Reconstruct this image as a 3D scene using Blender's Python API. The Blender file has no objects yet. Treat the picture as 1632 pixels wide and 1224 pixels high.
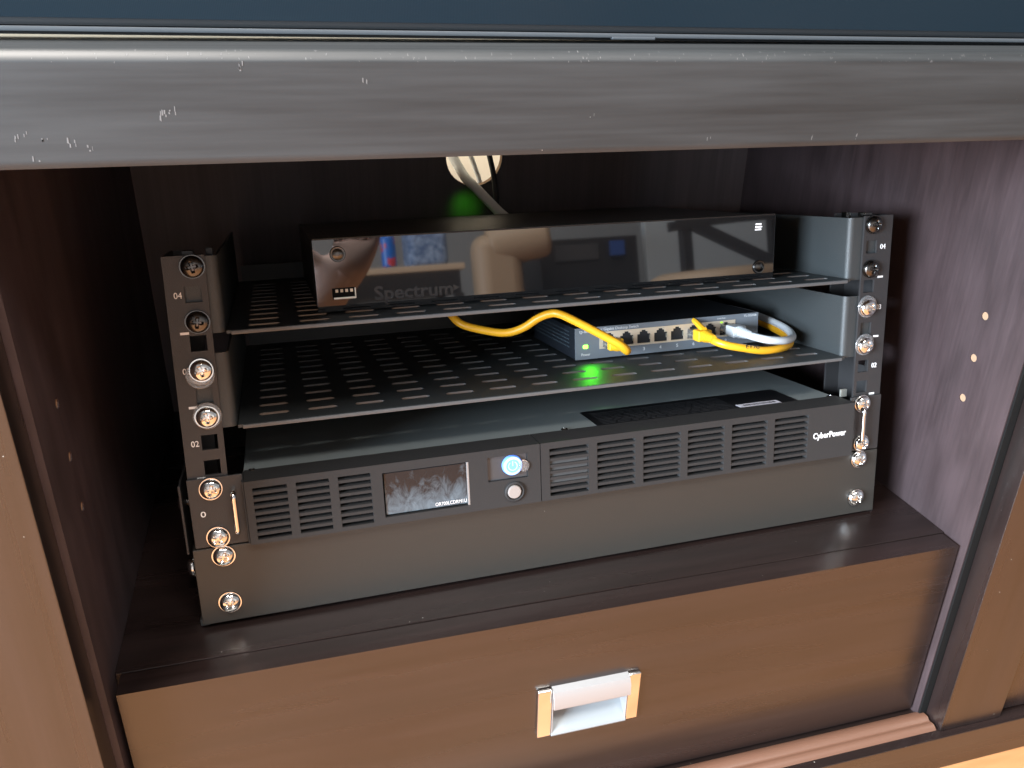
import bpy, bmesh, math, random
from mathutils import Vector, Matrix, Euler
from mathutils.geometry import tessellate_polygon

random.seed(7)
S = bpy.context.scene
COL = S.collection
MM = 0.001

# ------------------------------------------------------------------ camera
cam_d = bpy.data.cameras.new('camera')
cam = bpy.data.objects.new('camera', cam_d)
COL.objects.link(cam)
cam_d.sensor_width = 36.0
cam_d.lens = 36.0 * 1294.97 / 1632.0
cam_d.clip_start = 0.01
cam_d.clip_end = 100
rx, ry, rz = (0.964327, -0.2643, 0.014771), (-0.098068, -0.408528, -0.907462), (0.245877, 0.873642, -0.419874)
cam.matrix_world = Matrix(((rx[0], -ry[0], -rz[0], -0.17436),
                           (rx[1], -ry[1], -rz[1], -0.45232),
                           (rx[2], -ry[2], -rz[2], 0.30544),
                           (0, 0, 0, 1)))
S.camera = cam

# ------------------------------------------------------------------ world, lights, exposure
W = bpy.data.worlds.new('World')
S.world = W
W.use_nodes = True
bg = W.node_tree.nodes['Background']
bg.inputs[0].default_value = (0.93, 0.95, 1.0, 1)
bg.inputs[1].default_value = 0.36

def area(name, loc, target, sx, sy, power, col):
    d = bpy.data.lights.new(name, 'AREA')
    d.shape = 'RECTANGLE'; d.size = sx; d.size_y = sy
    d.energy = power; d.color = col
    o = bpy.data.objects.new(name, d); COL.objects.link(o)
    o.location = loc
    o.rotation_euler = (Vector(target) - Vector(loc)).to_track_quat('-Z', 'Y').to_euler()
    return o
area('window_light', (-2.7, -1.20, 0.66), (0.2, -0.15, 0.1), 1.6, 1.0, 470, (0.72, 0.86, 1.0))
area('overhead_fill', (-0.80, -0.40, 1.9), (-0.62, -0.46, -0.25), 0.9, 0.45, 120, (1.0, 0.93, 0.86))  # added overhead fill to brighten the floor, no known lamp there
area('furniture_fill', (0.3, -1.3, 2.0), (1.0, -2.6, 0.2), 1.0, 0.8, 130, (1.0, 0.95, 0.9))  # added fill for the mirrored furniture, aimed away from the niche

S.view_settings.view_transform = 'Standard'
S.view_settings.look = 'None'
S.view_settings.exposure = 0.0
S.view_settings.gamma = 1.0

# ------------------------------------------------------------------ materials
def new_mat(name):
    m = bpy.data.materials.new(name); m.use_nodes = True
    nt = m.node_tree
    return m, nt, nt.nodes['Principled BSDF']

def N(nt, kind, **kw):
    n = nt.nodes.new(kind)
    for k, v in kw.items():
        setattr(n, k, v)
    return n

def plain(name, col, rough=0.5, metal=0.0, spec=0.5, bump=0.0, bscale=900, emit=None, estr=0, var=0.0, coat=0.0, trans=0.0, dust=0.0):
    m, nt, b = new_mat(name)
    b.inputs['Base Color'].default_value = (*col, 1)
    b.inputs['Roughness'].default_value = rough
    b.inputs['Metallic'].default_value = metal
    b.inputs['Specular IOR Level'].default_value = spec
    b.inputs['Coat Weight'].default_value = coat
    b.inputs['Coat Roughness'].default_value = 0.05
    b.inputs['Transmission Weight'].default_value = trans
    tc = N(nt, 'ShaderNodeTexCoord')
    if bump:
        n = N(nt, 'ShaderNodeTexNoise'); n.inputs['Scale'].default_value = bscale; n.inputs['Detail'].default_value = 3
        bp = N(nt, 'ShaderNodeBump'); bp.inputs['Strength'].default_value = bump; bp.inputs['Distance'].default_value = 0.0004
        nt.links.new(tc.outputs['Object'], n.inputs['Vector'])
        nt.links.new(n.outputs['Fac'], bp.inputs['Height']); nt.links.new(bp.outputs['Normal'], b.inputs['Normal'])
    colsock = None
    if var:
        n = N(nt, 'ShaderNodeTexNoise'); n.inputs['Scale'].default_value = 22; n.inputs['Detail'].default_value = 5
        nt.links.new(tc.outputs['Object'], n.inputs['Vector'])
        r = N(nt, 'ShaderNodeMapRange'); r.inputs[1].default_value = 0.3; r.inputs[2].default_value = 0.7
        r.inputs[3].default_value = max(0.03, rough - var); r.inputs[4].default_value = min(1, rough + var)
        nt.links.new(n.outputs['Fac'], r.inputs[0]); nt.links.new(r.outputs[0], b.inputs['Roughness'])
    if dust:
        add_dust(nt, b, tc, col, dust, 170)
    if emit:
        b.inputs['Emission Color'].default_value = (*emit, 1)
        b.inputs['Emission Strength'].default_value = estr
    return m

def add_dust(nt, b, tc, col, amount, scale, src=None):
    v = N(nt, 'ShaderNodeTexVoronoi'); v.inputs['Scale'].default_value = scale
    nt.links.new(tc.outputs['Object'], v.inputs['Vector'])
    # only a few of the cells carry a speck, each with its own size
    sep = N(nt, 'ShaderNodeSeparateColor'); nt.links.new(v.outputs['Color'], sep.inputs[0])
    pick = N(nt, 'ShaderNodeMath', operation='GREATER_THAN'); pick.inputs[1].default_value = 1 - amount
    nt.links.new(sep.outputs[0], pick.inputs[0])
    rad = N(nt, 'ShaderNodeMath', operation='MULTIPLY'); rad.inputs[1].default_value = 0.055
    nt.links.new(sep.outputs[1], rad.inputs[0])
    lt = N(nt, 'ShaderNodeMath', operation='LESS_THAN')
    nt.links.new(v.outputs['Distance'], lt.inputs[0]); nt.links.new(rad.outputs[0], lt.inputs[1])
    mul = N(nt, 'ShaderNodeMath', operation='MULTIPLY')
    nt.links.new(pick.outputs[0], mul.inputs[0]); nt.links.new(lt.outputs[0], mul.inputs[1])
    mix = N(nt, 'ShaderNodeMix', data_type='RGBA')
    nt.links.new(mul.outputs[0], mix.inputs[0])
    if src is None:
        mix.inputs[6].default_value = (*col, 1)
    else:
        nt.links.new(src, mix.inputs[6])
    mix.inputs[7].default_value = (0.38, 0.36, 0.33, 1)
    nt.links.new(mix.outputs[2], b.inputs['Base Color'])

def wood(name, axis, dark, light, rough, spec, dust=0.05, stretch=14, bump=0.05, smear=0.055):
    m, nt, b = new_mat(name)
    tc = N(nt, 'ShaderNodeTexCoord'); mp = N(nt, 'ShaderNodeMapping')
    sc = [26.0] * 3; sc['xyz'.index(axis)] = 26.0 / stretch
    mp.inputs['Scale'].default_value = sc
    nt.links.new(tc.outputs['Object'], mp.inputs['Vector'])
    n = N(nt, 'ShaderNodeTexNoise'); n.inputs['Scale'].default_value = 2.6; n.inputs['Detail'].default_value = 6; n.inputs['Distortion'].default_value = 0.25
    n.inputs['Roughness'].default_value = 0.5
    nt.links.new(mp.outputs[0], n.inputs['Vector'])
    cr = N(nt, 'ShaderNodeValToRGB')
    cr.color_ramp.elements[0].position = 0.32; cr.color_ramp.elements[0].color = (*dark, 1)
    cr.color_ramp.elements[1].position = 0.72; cr.color_ramp.elements[1].color = (*light, 1)
    mp3 = N(nt, 'ShaderNodeMapping'); sc3 = [420.0] * 3; sc3['xyz'.index(axis)] = 14.0
    mp3.inputs['Scale'].default_value = sc3; nt.links.new(tc.outputs['Object'], mp3.inputs['Vector'])
    n3 = N(nt, 'ShaderNodeTexNoise'); n3.inputs['Scale'].default_value = 1.0; n3.inputs['Detail'].default_value = 4
    nt.links.new(mp3.outputs[0], n3.inputs['Vector'])
    mf = N(nt, 'ShaderNodeMath', operation='MULTIPLY_ADD'); mf.inputs[1].default_value = 0.45; mf.inputs[2].default_value = -0.225
    nt.links.new(n3.outputs['Fac'], mf.inputs[0])
    ad = N(nt, 'ShaderNodeMath', operation='ADD'); nt.links.new(n.outputs['Fac'], ad.inputs[0]); nt.links.new(mf.outputs[0], ad.inputs[1])
    nt.links.new(ad.outputs[0], cr.inputs[0])
    # smears: broad uneven haze of handling on the lacquer, in the gloss only
    n2 = N(nt, 'ShaderNodeTexNoise'); n2.inputs['Scale'].default_value = 0.9; n2.inputs['Detail'].default_value = 6; n2.inputs['Distortion'].default_value = 0.6
    nt.links.new(mp.outputs[0], n2.inputs['Vector'])
    mr = N(nt, 'ShaderNodeMapRange'); mr.inputs[1].default_value = 0.3; mr.inputs[2].default_value = 0.7
    mr.inputs[3].default_value = rough - smear; mr.inputs[4].default_value = rough + smear
    nt.links.new(n2.outputs['Fac'], mr.inputs[0]); nt.links.new(mr.outputs[0], b.inputs['Roughness'])
    b.inputs['Specular IOR Level'].default_value = spec
    bp = N(nt, 'ShaderNodeBump'); bp.inputs['Strength'].default_value = bump; bp.inputs['Distance'].default_value = 0.0004
    nt.links.new(ad.outputs[0], bp.inputs['Height']); nt.links.new(bp.outputs['Normal'], b.inputs['Normal'])
    if dust:
        add_dust(nt, b, tc, dark, dust * 1.6, 130, cr.outputs[0])
    else:
        nt.links.new(cr.outputs[0], b.inputs['Base Color'])
    return m

ESD, ESL = (0.0085, 0.0048, 0.0042), (0.0165, 0.0095, 0.0085)
M = {}
M['wood_x'] = wood('espresso_grain_across', 'x', ESD, ESL, 0.27, 1.0, 0.16, smear=0.075)
M['wood_top'] = wood('espresso_top_cool_sheen', 'x', (0.011, 0.0125, 0.0135), (0.027, 0.030, 0.032), 0.50, 0.55, 0.05, 13, 0.03, 0.06)  # same espresso as below; cool sheen of the room put into the grey
M['wood_z'] = wood('espresso_grain_upright', 'z', ESD, ESL, 0.29, 1.0, 0.16, smear=0.075)
M['wood_side'] = wood('side_panel_laminate', 'z', (0.031, 0.0200, 0.0210), (0.052, 0.0345, 0.0365), 0.5, 0.5, 0.14, 4)
M['wood_back'] = wood('back_board_laminate', 'z', (0.060, 0.050, 0.052), (0.085, 0.070, 0.073), 0.6, 0.4, 0.0)
M['raw_wood'] = plain('raw_particle_board', (0.30, 0.19, 0.115), 0.9)
M['track'] = plain('track_brown_plastic', (0.13, 0.065, 0.042), 0.35, spec=0.6)
M['nick'] = plain('chipped_lacquer', (0.12, 0.118, 0.118), 0.8)
M['lit_edge'] = plain('painted_lit_edge', (0.088, 0.089, 0.090), 0.45)  # light on slot walls and front lips put into a paler colour
M['black_metal'] = plain('black_powder_coat', (0.036, 0.040, 0.041), 0.48, spec=0.5, bump=0.5, bscale=1500, dust=0.008)
M['rail_metal'] = plain('rail_black_steel', (0.026, 0.0245, 0.025), 0.5, spec=0.5, bump=0.35, bscale=1500)
M['panel_metal'] = plain('blank_panel_steel', (0.026, 0.024, 0.021), 0.42, spec=0.55, bump=0.15, bscale=1500, dust=0.03)
M['ups_metal'] = plain('cool_grey_case_steel', (0.20, 0.225, 0.225), 0.42, spec=0.5, bump=0.25, bscale=1700, dust=0.05)
M['bezel'] = plain('charcoal_plastic', (0.030, 0.029, 0.029), 0.55, spec=0.22, bump=0.3, bscale=1800)
M['black_void'] = plain('black_interior', (0.004, 0.004, 0.004), 0.8, spec=0.2)
M['gloss_black'] = plain('gloss_black_acrylic', (0.006, 0.006, 0.0065), 0.028, spec=1.0)
M['case_black'] = plain('textured_black_case', (0.014, 0.013, 0.013), 0.45, spec=0.5)
M['chrome'] = plain('nickel_plate', (0.82, 0.80, 0.77), 0.11, 1.0)
M['black_chrome'] = plain('black_nickel', (0.11, 0.105, 0.10), 0.26, 1.0)
M['white_print'] = plain('white_print', (0.75, 0.75, 0.75), 0.6)
M['grey_print'] = plain('grey_print', (0.012, 0.011, 0.011), 0.22)
M['navy'] = plain('switch_navy_steel', (0.012, 0.015, 0.021), 0.5, bump=0.2, bscale=1500)
M['slate'] = plain('switch_slate_face', (0.165, 0.185, 0.21), 0.42)
M['port_metal'] = plain('port_shield_metal', (0.74, 0.62, 0.48), 0.4, 0.35)
M['contact'] = plain('port_contact', (0.7, 0.68, 0.6), 0.35, 0.8)
M['yellow'] = plain('yellow_cable_sheath', (0.92, 0.45, 0.02), 0.38, spec=0.5)
M['yellow_boot'] = plain('yellow_boot', (0.95, 0.50, 0.02), 0.42)
M['grey_cable'] = plain('pale_grey_cable', (0.62, 0.64, 0.66), 0.4)
M['grey_boot'] = plain('pale_grey_boot', (0.60, 0.62, 0.64), 0.45)
M['black_cable'] = plain('black_cable', (0.022, 0.022, 0.024), 0.45)
M['clear'] = plain('clear_plastic', (0.85, 0.85, 0.85), 0.12, trans=0.9)
M['label_black'] = plain('black_sticker', (0.007, 0.007, 0.008), 0.38)
M['label_white'] = plain('white_sticker', (0.62, 0.60, 0.66), 0.5)
M['ink'] = plain('ink', (0.02, 0.02, 0.03), 0.6)
M['faint_ink'] = plain('faint_grey_print', (0.03, 0.03, 0.032), 0.5)
M['alu'] = plain('brushed_aluminium', (0.34, 0.335, 0.335), 0.34, 0.4)
M['pull_grey'] = plain('satin_pull_cup', (0.32, 0.35, 0.37), 0.35, 0.5)
M['btn_white'] = plain('pale_button', (0.30, 0.265, 0.245), 0.4)
M['tv_black'] = plain('tv_black_plastic', (0.010, 0.012, 0.014), 0.35)
M['tv_trim'] = plain('tv_trim', (0.09, 0.10, 0.11), 0.3, 0.4)
M['led_green'] = plain('green_led', (0.1, 0.6, 0.1), 0.4, emit=(0.25, 1.0, 0.05), estr=6)
M['led_lime'] = plain('lime_led', (0.3, 0.6, 0.05), 0.4, emit=(0.55, 1.0, 0.05), estr=0.8)
M['led_blue'] = plain('blue_button_glow', (0.15, 0.35, 0.8), 0.35, emit=(0.08, 0.17, 0.90), estr=0.55)
M['led_white'] = plain('white_led_logo', (0.8, 0.8, 0.8), 0.4, emit=(0.9, 0.92, 1.0), estr=0.8)
M['led_halo'] = plain('blue_button_core', (0.4, 0.6, 0.9), 0.3, emit=(0.14, 0.32, 1.0), estr=0.65)
M['wall'] = plain('cream_wall', (0.80, 0.70, 0.53), 0.9)
M['tan'] = plain('tan_leather', (0.42, 0.30, 0.20), 0.55)
M['dark_cloth'] = plain('dark_cloth', (0.06, 0.06, 0.065), 0.9)
M['dark_wood_prop'] = plain('dark_brown_furniture', (0.022, 0.020, 0.021), 0.5)
M['pale_top'] = plain('beige_table_top', (0.55, 0.42, 0.30), 0.5)
M['skin'] = plain('skin', (0.86, 0.64, 0.58), 0.5)

def special_mats():
    # LCD window: mottled floor reflection painted into the dark glass, fading upwards
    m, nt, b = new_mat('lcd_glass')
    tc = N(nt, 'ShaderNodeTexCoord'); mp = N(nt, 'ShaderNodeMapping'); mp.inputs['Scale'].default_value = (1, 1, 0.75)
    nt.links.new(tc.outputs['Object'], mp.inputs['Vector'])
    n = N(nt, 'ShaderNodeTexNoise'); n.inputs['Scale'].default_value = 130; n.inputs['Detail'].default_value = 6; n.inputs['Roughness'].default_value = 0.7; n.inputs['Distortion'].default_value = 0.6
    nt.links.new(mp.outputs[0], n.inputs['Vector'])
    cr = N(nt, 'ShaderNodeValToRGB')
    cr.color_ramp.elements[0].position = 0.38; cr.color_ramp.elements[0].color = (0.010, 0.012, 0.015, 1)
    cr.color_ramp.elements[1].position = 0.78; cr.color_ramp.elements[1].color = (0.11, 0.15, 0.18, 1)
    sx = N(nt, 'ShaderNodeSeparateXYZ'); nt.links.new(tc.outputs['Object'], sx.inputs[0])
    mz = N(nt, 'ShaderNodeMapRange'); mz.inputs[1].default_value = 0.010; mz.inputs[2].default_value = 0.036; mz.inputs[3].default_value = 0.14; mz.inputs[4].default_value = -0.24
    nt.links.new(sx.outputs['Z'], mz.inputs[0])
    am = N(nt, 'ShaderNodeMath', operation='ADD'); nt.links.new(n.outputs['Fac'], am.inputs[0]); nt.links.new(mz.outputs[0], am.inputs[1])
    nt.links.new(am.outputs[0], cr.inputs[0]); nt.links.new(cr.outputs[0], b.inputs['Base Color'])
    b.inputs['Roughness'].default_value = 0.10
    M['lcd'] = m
    # dotted (perforated look) fine mesh relief on the cable box top
    m, nt, b = new_mat('perforated_black_case')
    tc = N(nt, 'ShaderNodeTexCoord'); mp = N(nt, 'ShaderNodeMapping'); mp.inputs['Rotation'].default_value = (0, 0, math.radians(45))
    nt.links.new(tc.outputs['Object'], mp.inputs['Vector'])
    v = N(nt, 'ShaderNodeTexVoronoi'); v.inputs['Scale'].default_value = 210; v.inputs['Randomness'].default_value = 0.0
    nt.links.new(mp.outputs[0], v.inputs['Vector'])
    cr = N(nt, 'ShaderNodeValToRGB')
    cr.color_ramp.elements[0].position = 0.30; cr.color_ramp.elements[0].color = (0.003, 0.003, 0.003, 1)
    cr.color_ramp.elements[1].position = 0.42; cr.color_ramp.elements[1].color = (0.075, 0.070, 0.066, 1)
    nt.links.new(v.outputs['Distance'], cr.inputs[0]); nt.links.new(cr.outputs[0], b.inputs['Base Color'])
    bp = N(nt, 'ShaderNodeBump'); bp.inputs['Strength'].default_value = 0.6; bp.inputs['Distance'].default_value = 0.001
    nt.links.new(v.outputs['Distance'], bp.inputs['Height']); nt.links.new(bp.outputs['Normal'], b.inputs['Normal'])
    b.inputs['Roughness'].default_value = 0.4
    M['perforated'] = m
    # tv screen, faint vertical pixel texture
    m, nt, b = new_mat('tv_screen_glass')
    tc = N(nt, 'ShaderNodeTexCoord')
    w = N(nt, 'ShaderNodeTexWave'); w.inputs['Scale'].default_value = 420; w.bands_direction = 'X'
    nt.links.new(tc.outputs['Object'], w.inputs['Vector'])
    cr = N(nt, 'ShaderNodeValToRGB')
    cr.color_ramp.elements[0].color = (0.006, 0.011, 0.016, 1); cr.color_ramp.elements[1].color = (0.010, 0.018, 0.025, 1)
    nt.links.new(w.outputs['Fac'], cr.inputs[0]); nt.links.new(cr.outputs[0], b.inputs['Base Color'])
    b.inputs['Roughness'].default_value = 0.22; b.inputs['Specular IOR Level'].default_value = 0.14
    M['screen'] = m
    # wooden floor boards
    m, nt, b = new_mat('orange_oak_boards')
    tc = N(nt, 'ShaderNodeTexCoord'); mp = N(nt, 'ShaderNodeMapping'); mp.inputs['Scale'].default_value = (3.0, 38, 38)
    nt.links.new(tc.outputs['Object'], mp.inputs['Vector'])
    n = N(nt, 'ShaderNodeTexNoise'); n.inputs['Scale'].default_value = 2; n.inputs['Detail'].default_value = 8; n.inputs['Distortion'].default_value = 0.8
    nt.links.new(mp.outputs[0], n.inputs['Vector'])
    cr = N(nt, 'ShaderNodeValToRGB')
    cr.color_ramp.elements[0].position = 0.3; cr.color_ramp.elements[0].color = (0.37, 0.162, 0.064, 1)
    cr.color_ramp.elements[1].position = 0.75; cr.color_ramp.elements[1].color = (0.47, 0.235, 0.104, 1)
    nt.links.new(n.outputs['Fac'], cr.inputs[0]); nt.links.new(cr.outputs[0], b.inputs['Base Color'])
    b.inputs['Roughness'].default_value = 0.35
    M['floor'] = m
    # cushion, mottled blue
    m, nt, b = new_mat('mottled_blue_towel')
    tc = N(nt, 'ShaderNodeTexCoord')
    n = N(nt, 'ShaderNodeTexNoise'); n.inputs['Scale'].default_value = 60; n.inputs['Detail'].default_value = 6
    nt.links.new(tc.outputs['Object'], n.inputs['Vector'])
    cr = N(nt, 'ShaderNodeValToRGB')
    cr.color_ramp.elements[0].position = 0.35; cr.color_ramp.elements[0].color = (0.08, 0.13, 0.26, 1)
    cr.color_ramp.elements[1].position = 0.68; cr.color_ramp.elements[1].color = (0.34, 0.44, 0.62, 1)
    nt.links.new(n.outputs['Fac'], cr.inputs[0]); nt.links.new(cr.outputs[0], b.inputs['Base Color'])
    b.inputs['Roughness'].default_value = 0.95
    M['towel'] = m
    # can, blue with red patches
    m, nt, b = new_mat('blue_red_can_print')
    tc = N(nt, 'ShaderNodeTexCoord')
    n = N(nt, 'ShaderNodeTexNoise'); n.inputs['Scale'].default_value = 26; n.inputs['Detail'].default_value = 1
    nt.links.new(tc.outputs['Object'], n.inputs['Vector'])
    cr = N(nt, 'ShaderNodeValToRGB'); cr.color_ramp.interpolation = 'CONSTANT'
    cr.color_ramp.elements[0].color = (0.02, 0.16, 0.62, 1)
    cr.color_ramp.elements[1].position = 0.54; cr.color_ramp.elements[1].color = (0.6, 0.06, 0.08, 1)
    nt.links.new(n.outputs['Fac'], cr.inputs[0]); nt.links.new(cr.outputs[0], b.inputs['Base Color'])
    b.inputs['Roughness'].default_value = 0.3
    M['can'] = m
special_mats()

# ------------------------------------------------------------------ mesh helpers (coordinates in millimetres)
RC = Matrix(((0.9997359887, 0.0226847079, -0.0036547131),
             (-0.0229654586, 0.9814132975, -0.1905269725),
             (-0.0007352647, 0.1905606034, 0.9816751582)))
RACK = RC.transposed()             # rack axes (leaning back 11 degrees) into the room
def rack_pt(p): return RACK @ Vector(p)

class Bm:
    def __init__(self): self.b = bmesh.new()
    def box(self, x0, x1, y0, y1, z0, z1, bev=0.0, seg=2):
        t = bmesh.new()
        vs = [t.verts.new((x, y, z)) for x in (x0, x1) for y in (y0, y1) for z in (z0, z1)]
        for f in ((0, 1, 3, 2), (4, 6, 7, 5), (0, 4, 5, 1), (2, 3, 7, 6), (0, 2, 6, 4), (1, 5, 7, 3)):
            t.faces.new([vs[i] for i in f])
        if bev:
            bmesh.ops.bevel(t, geom=list(t.edges), offset=bev, segments=seg, profile=0.5, affect='EDGES')
        return self.merge(t)
    def merge(self, t, mat=None):
        if mat: t.transform(mat)
        me = bpy.data.meshes.new('tmp'); t.to_mesh(me); t.free()
        self.b.from_mesh(me); bpy.data.meshes.remove(me)
        return self
    def cyl(self, p0, p1, r, r2=None, seg=20, caps=True, bev=0.0):
        p0, p1 = Vector(p0), Vector(p1); r2 = r if r2 is None else r2
        t = bmesh.new()
        bmesh.ops.create_cone(t, cap_ends=caps, segments=seg, radius1=r, radius2=r2, depth=(p1 - p0).length)
        if bev:
            es = [e for e in t.edges if abs(e.verts[0].co.z - e.verts[1].co.z) < 1e-6]
            bmesh.ops.bevel(t, geom=es, offset=bev, segments=2, profile=0.5, affect='EDGES')
        q = (p1 - p0).to_track_quat('Z', 'Y').to_matrix().to_4x4()
        return self.merge(t, Matrix.Translation((p0 + p1) / 2) @ q)
    def lathe(self, prof, seg=24):
        rings = []
        for r, z in prof:
            rings.append([self.b.verts.new((r * math.cos(2 * math.pi * i / seg), r * math.sin(2 * math.pi * i / seg), z)) for i in range(seg)])
        for a, c in zip(rings, rings[1:]):
            for i in range(seg):
                j = (i + 1) % seg
                self.b.faces.new((a[i], a[j], c[j], c[i]))
        self.b.faces.new(rings[-1]); self.b.faces.new(rings[0][::-1])
        return self
    def tube(self, pts, r, seg=12, sub=8, caps=True):
        P = [Vector(p) for p in pts]
        path = []
        ext = [P[0] * 2 - P[1]] + P + [P[-1] * 2 - P[-2]]
        for i in range(1, len(ext) - 2):
            a, b_, c, d = ext[i - 1:i + 3]
            for k in range(sub):
                t = k / sub
                path.append(0.5 * ((2 * b_) + (c - a) * t + (2 * a - 5 * b_ + 4 * c - d) * t * t + (3 * b_ - a - 3 * c + d) * t ** 3))
        path.append(P[-1])
        nrm = None; rings = []
        for i, p in enumerate(path):
            tan = (path[min(i + 1, len(path) - 1)] - path[max(i - 1, 0)]).normalized()
            if nrm is None:
                nrm = tan.orthogonal().normalized()
            nrm = (nrm - tan * nrm.dot(tan)).normalized()
            bn = tan.cross(nrm)
            rr = r(i / (len(path) - 1)) if callable(r) else r
            rings.append([self.b.verts.new(p + (nrm * math.cos(2 * math.pi * k / seg) + bn * math.sin(2 * math.pi * k / seg)) * rr) for k in range(seg)])
        for a, c in zip(rings, rings[1:]):
            for k in range(seg):
                j = (k + 1) % seg
                self.b.faces.new((a[k], a[j], c[j], c[k]))
        if caps:
            self.b.faces.new(rings[0][::-1]); self.b.faces.new(rings[-1])
        return self
    def quad(self, a, b_, c, d):
        self.b.faces.new([self.b.verts.new(p) for p in (a, b_, c, d)]); return self
    def extrude_profile(self, prof, axis, a, b_):
        """closed 2-D profile swept along an axis; prof in the two other axes, in xyz order"""
        k = 'xyz'.index(axis)
        def mk(p, w):
            v = list(p); v.insert(k, w); return self.b.verts.new(v)
        A = [mk(p, a) for p in prof]; B_ = [mk(p, b_) for p in prof]
        n = len(prof)
        for i in range(n):
            j = (i + 1) % n
            self.b.faces.new((A[i], A[j], B_[j], B_[i]))
        self.b.faces.new(A[::-1]); self.b.faces.new(B_)
        return self
    def plate(self, u0, u1, v0, v1, w0, w1, cells, fn, cut=0):
        """flat plate with holes: cells = [(cu0,cu1,cv0,cv1, hole polygon)], fn maps (u,v,w) to xyz"""
        us = sorted({u0, u1} | {c[0] for c in cells} | {c[1] for c in cells})
        vs = sorted({v0, v1} | {c[2] for c in cells} | {c[3] for c in cells})
        b = self.b; cache = {}
        def V(u, v, w):
            k = (round(u, 4), round(v, 4), w)
            if k not in cache: cache[k] = b.verts.new(fn(u, v, w))
            return cache[k]
        def face(L):
            try: b.faces.new(L)
            except ValueError: pass
        at = {(round(c[0], 4), round(c[2], 4)): c[4] for c in cells}
        for i in range(len(us) - 1):
            for j in range(len(vs) - 1):
                a, c, d, e = us[i], us[i + 1], vs[j], vs[j + 1]
                hole = at.get((round(a, 4), round(d, 4)))
                if hole is None:
                    face([V(a, d, w1), V(c, d, w1), V(c, e, w1), V(a, e, w1)])
                    face([V(a, e, w0), V(c, e, w0), V(c, d, w0), V(a, d, w0)])
                else:
                    outer = [(a, d), (c, d), (c, e), (a, e)]
                    allp = outer + hole
                    tris = tessellate_polygon([[Vector((*p, 0)) for p in outer], [Vector((*p, 0)) for p in hole[::-1]]])
                    idx = list(range(4)) + list(range(4 + len(hole) - 1, 3, -1))
                    for t in tris:
                        q = [allp[idx[k]] for k in t]
                        face([V(*p, w1) for p in q]); face([V(*p, w0) for p in q[::-1]])
                    for k in range(len(hole)):
                        p, q = hole[k], hole[(k + 1) % len(hole)]
                        face([V(*p, w0), V(*q, w0), V(*q, w1), V(*p, w1)])
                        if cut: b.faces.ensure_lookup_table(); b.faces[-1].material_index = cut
        for i in range(len(us) - 1):
            for v in (v0, v1):
                face([V(us[i], v, w0), V(us[i + 1], v, w0), V(us[i + 1], v, w1), V(us[i], v, w1)])
        for j in range(len(vs) - 1):
            for u in (u0, u1):
                face([V(u, vs[j], w0), V(u, vs[j + 1], w0), V(u, vs[j + 1], w1), V(u, vs[j], w1)])
        bmesh.ops.recalc_face_normals(b, faces=b.faces)
        return self

def slot_poly(cx, cy, L, w, n=4):
    r = w / 2; P = []
    for k in range(n + 1):
        a = -math.pi / 2 + math.pi * k / n; P.append((cx + L / 2 - r + r * math.cos(a), cy + r * math.sin(a)))
    for k in range(n + 1):
        a = math.pi / 2 + math.pi * k / n; P.append((cx - L / 2 + r + r * math.cos(a), cy + r * math.sin(a)))
    return P
def sq_poly(cx, cy, w, h=None):
    h = h or w
    return [(cx - w / 2, cy - h / 2), (cx + w / 2, cy - h / 2), (cx + w / 2, cy + h / 2), (cx - w / 2, cy + h / 2)]

# ------------------------------------------------------------------ scene-graph helpers
BASE = {}
def thing(name, label, cat, base, frame='rack', group=None, extra=None):
    """an Empty at the thing's base; its parts are given in the frame's millimetres"""
    o = bpy.data.objects.new(name, None); COL.objects.link(o)
    o.empty_display_size = 0.02
    if frame == 'rack':
        R = RACK.to_4x4(); loc = rack_pt(base)
    else:
        R = Matrix.Identity(4); loc = Vector(base)
    if extra is not None: R = R @ extra.to_4x4()
    o.matrix_world = Matrix.Translation(loc * MM) @ R
    o['label'] = label; o['category'] = cat
    if group: o['group'] = group
    BASE[o] = Vector(base)
    return o
def base_of(p):
    while p not in BASE: p = p.parent
    return BASE[p]
def finish(me, smooth):
    if smooth:
        me.polygons.foreach_set('use_smooth', [True] * len(me.polygons))
        me.set_sharp_from_angle(angle=math.radians(smooth))
def part(name, bm, mat, parent, smooth=35, label=None, kind=None, local=False):
    """one mesh part; geometry in the thing's frame (mm), origin kept at the thing's base"""
    b = bm.b if isinstance(bm, Bm) else bm
    bmesh.ops.recalc_face_normals(b, faces=b.faces)
    off = Vector((0, 0, 0)) if local else -base_of(parent)
    b.transform(Matrix.Scale(MM, 4) @ Matrix.Translation(off))
    me = bpy.data.meshes.new(name); b.to_mesh(me); b.free()
    finish(me, smooth)
    for m in (mat if isinstance(mat, (list, tuple)) else [mat]): me.materials.append(m)
    o = bpy.data.objects.new(name, me); COL.objects.link(o); o.parent = parent
    if smooth:
        w = o.modifiers.new('weighted_normal', 'WEIGHTED_NORMAL'); w.keep_sharp = True; w.weight = 100
    if label: o['label'] = label
    if kind: o['kind'] = kind
    return o
def struct(name, bm, mat, kind='structure'):
    b = bm.b; bmesh.ops.recalc_face_normals(b, faces=b.faces)
    b.transform(Matrix.Scale(MM, 4)); me = bpy.data.meshes.new(name); b.to_mesh(me); b.free()
    me.materials.append(mat); o = bpy.data.objects.new(name, me); COL.objects.link(o); o['kind'] = kind
    return o
def inst(name, me, parent, at, rot=None, label=None):
    """a part that shares a mesh (mesh about its own origin), placed in the thing's frame"""
    o = bpy.data.objects.new(name, me); COL.objects.link(o); o.parent = parent
    o.location = (Vector(at) - base_of(parent)) * MM
    if rot: o.rotation_euler = rot
    if label: o['label'] = label
    return o
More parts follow.
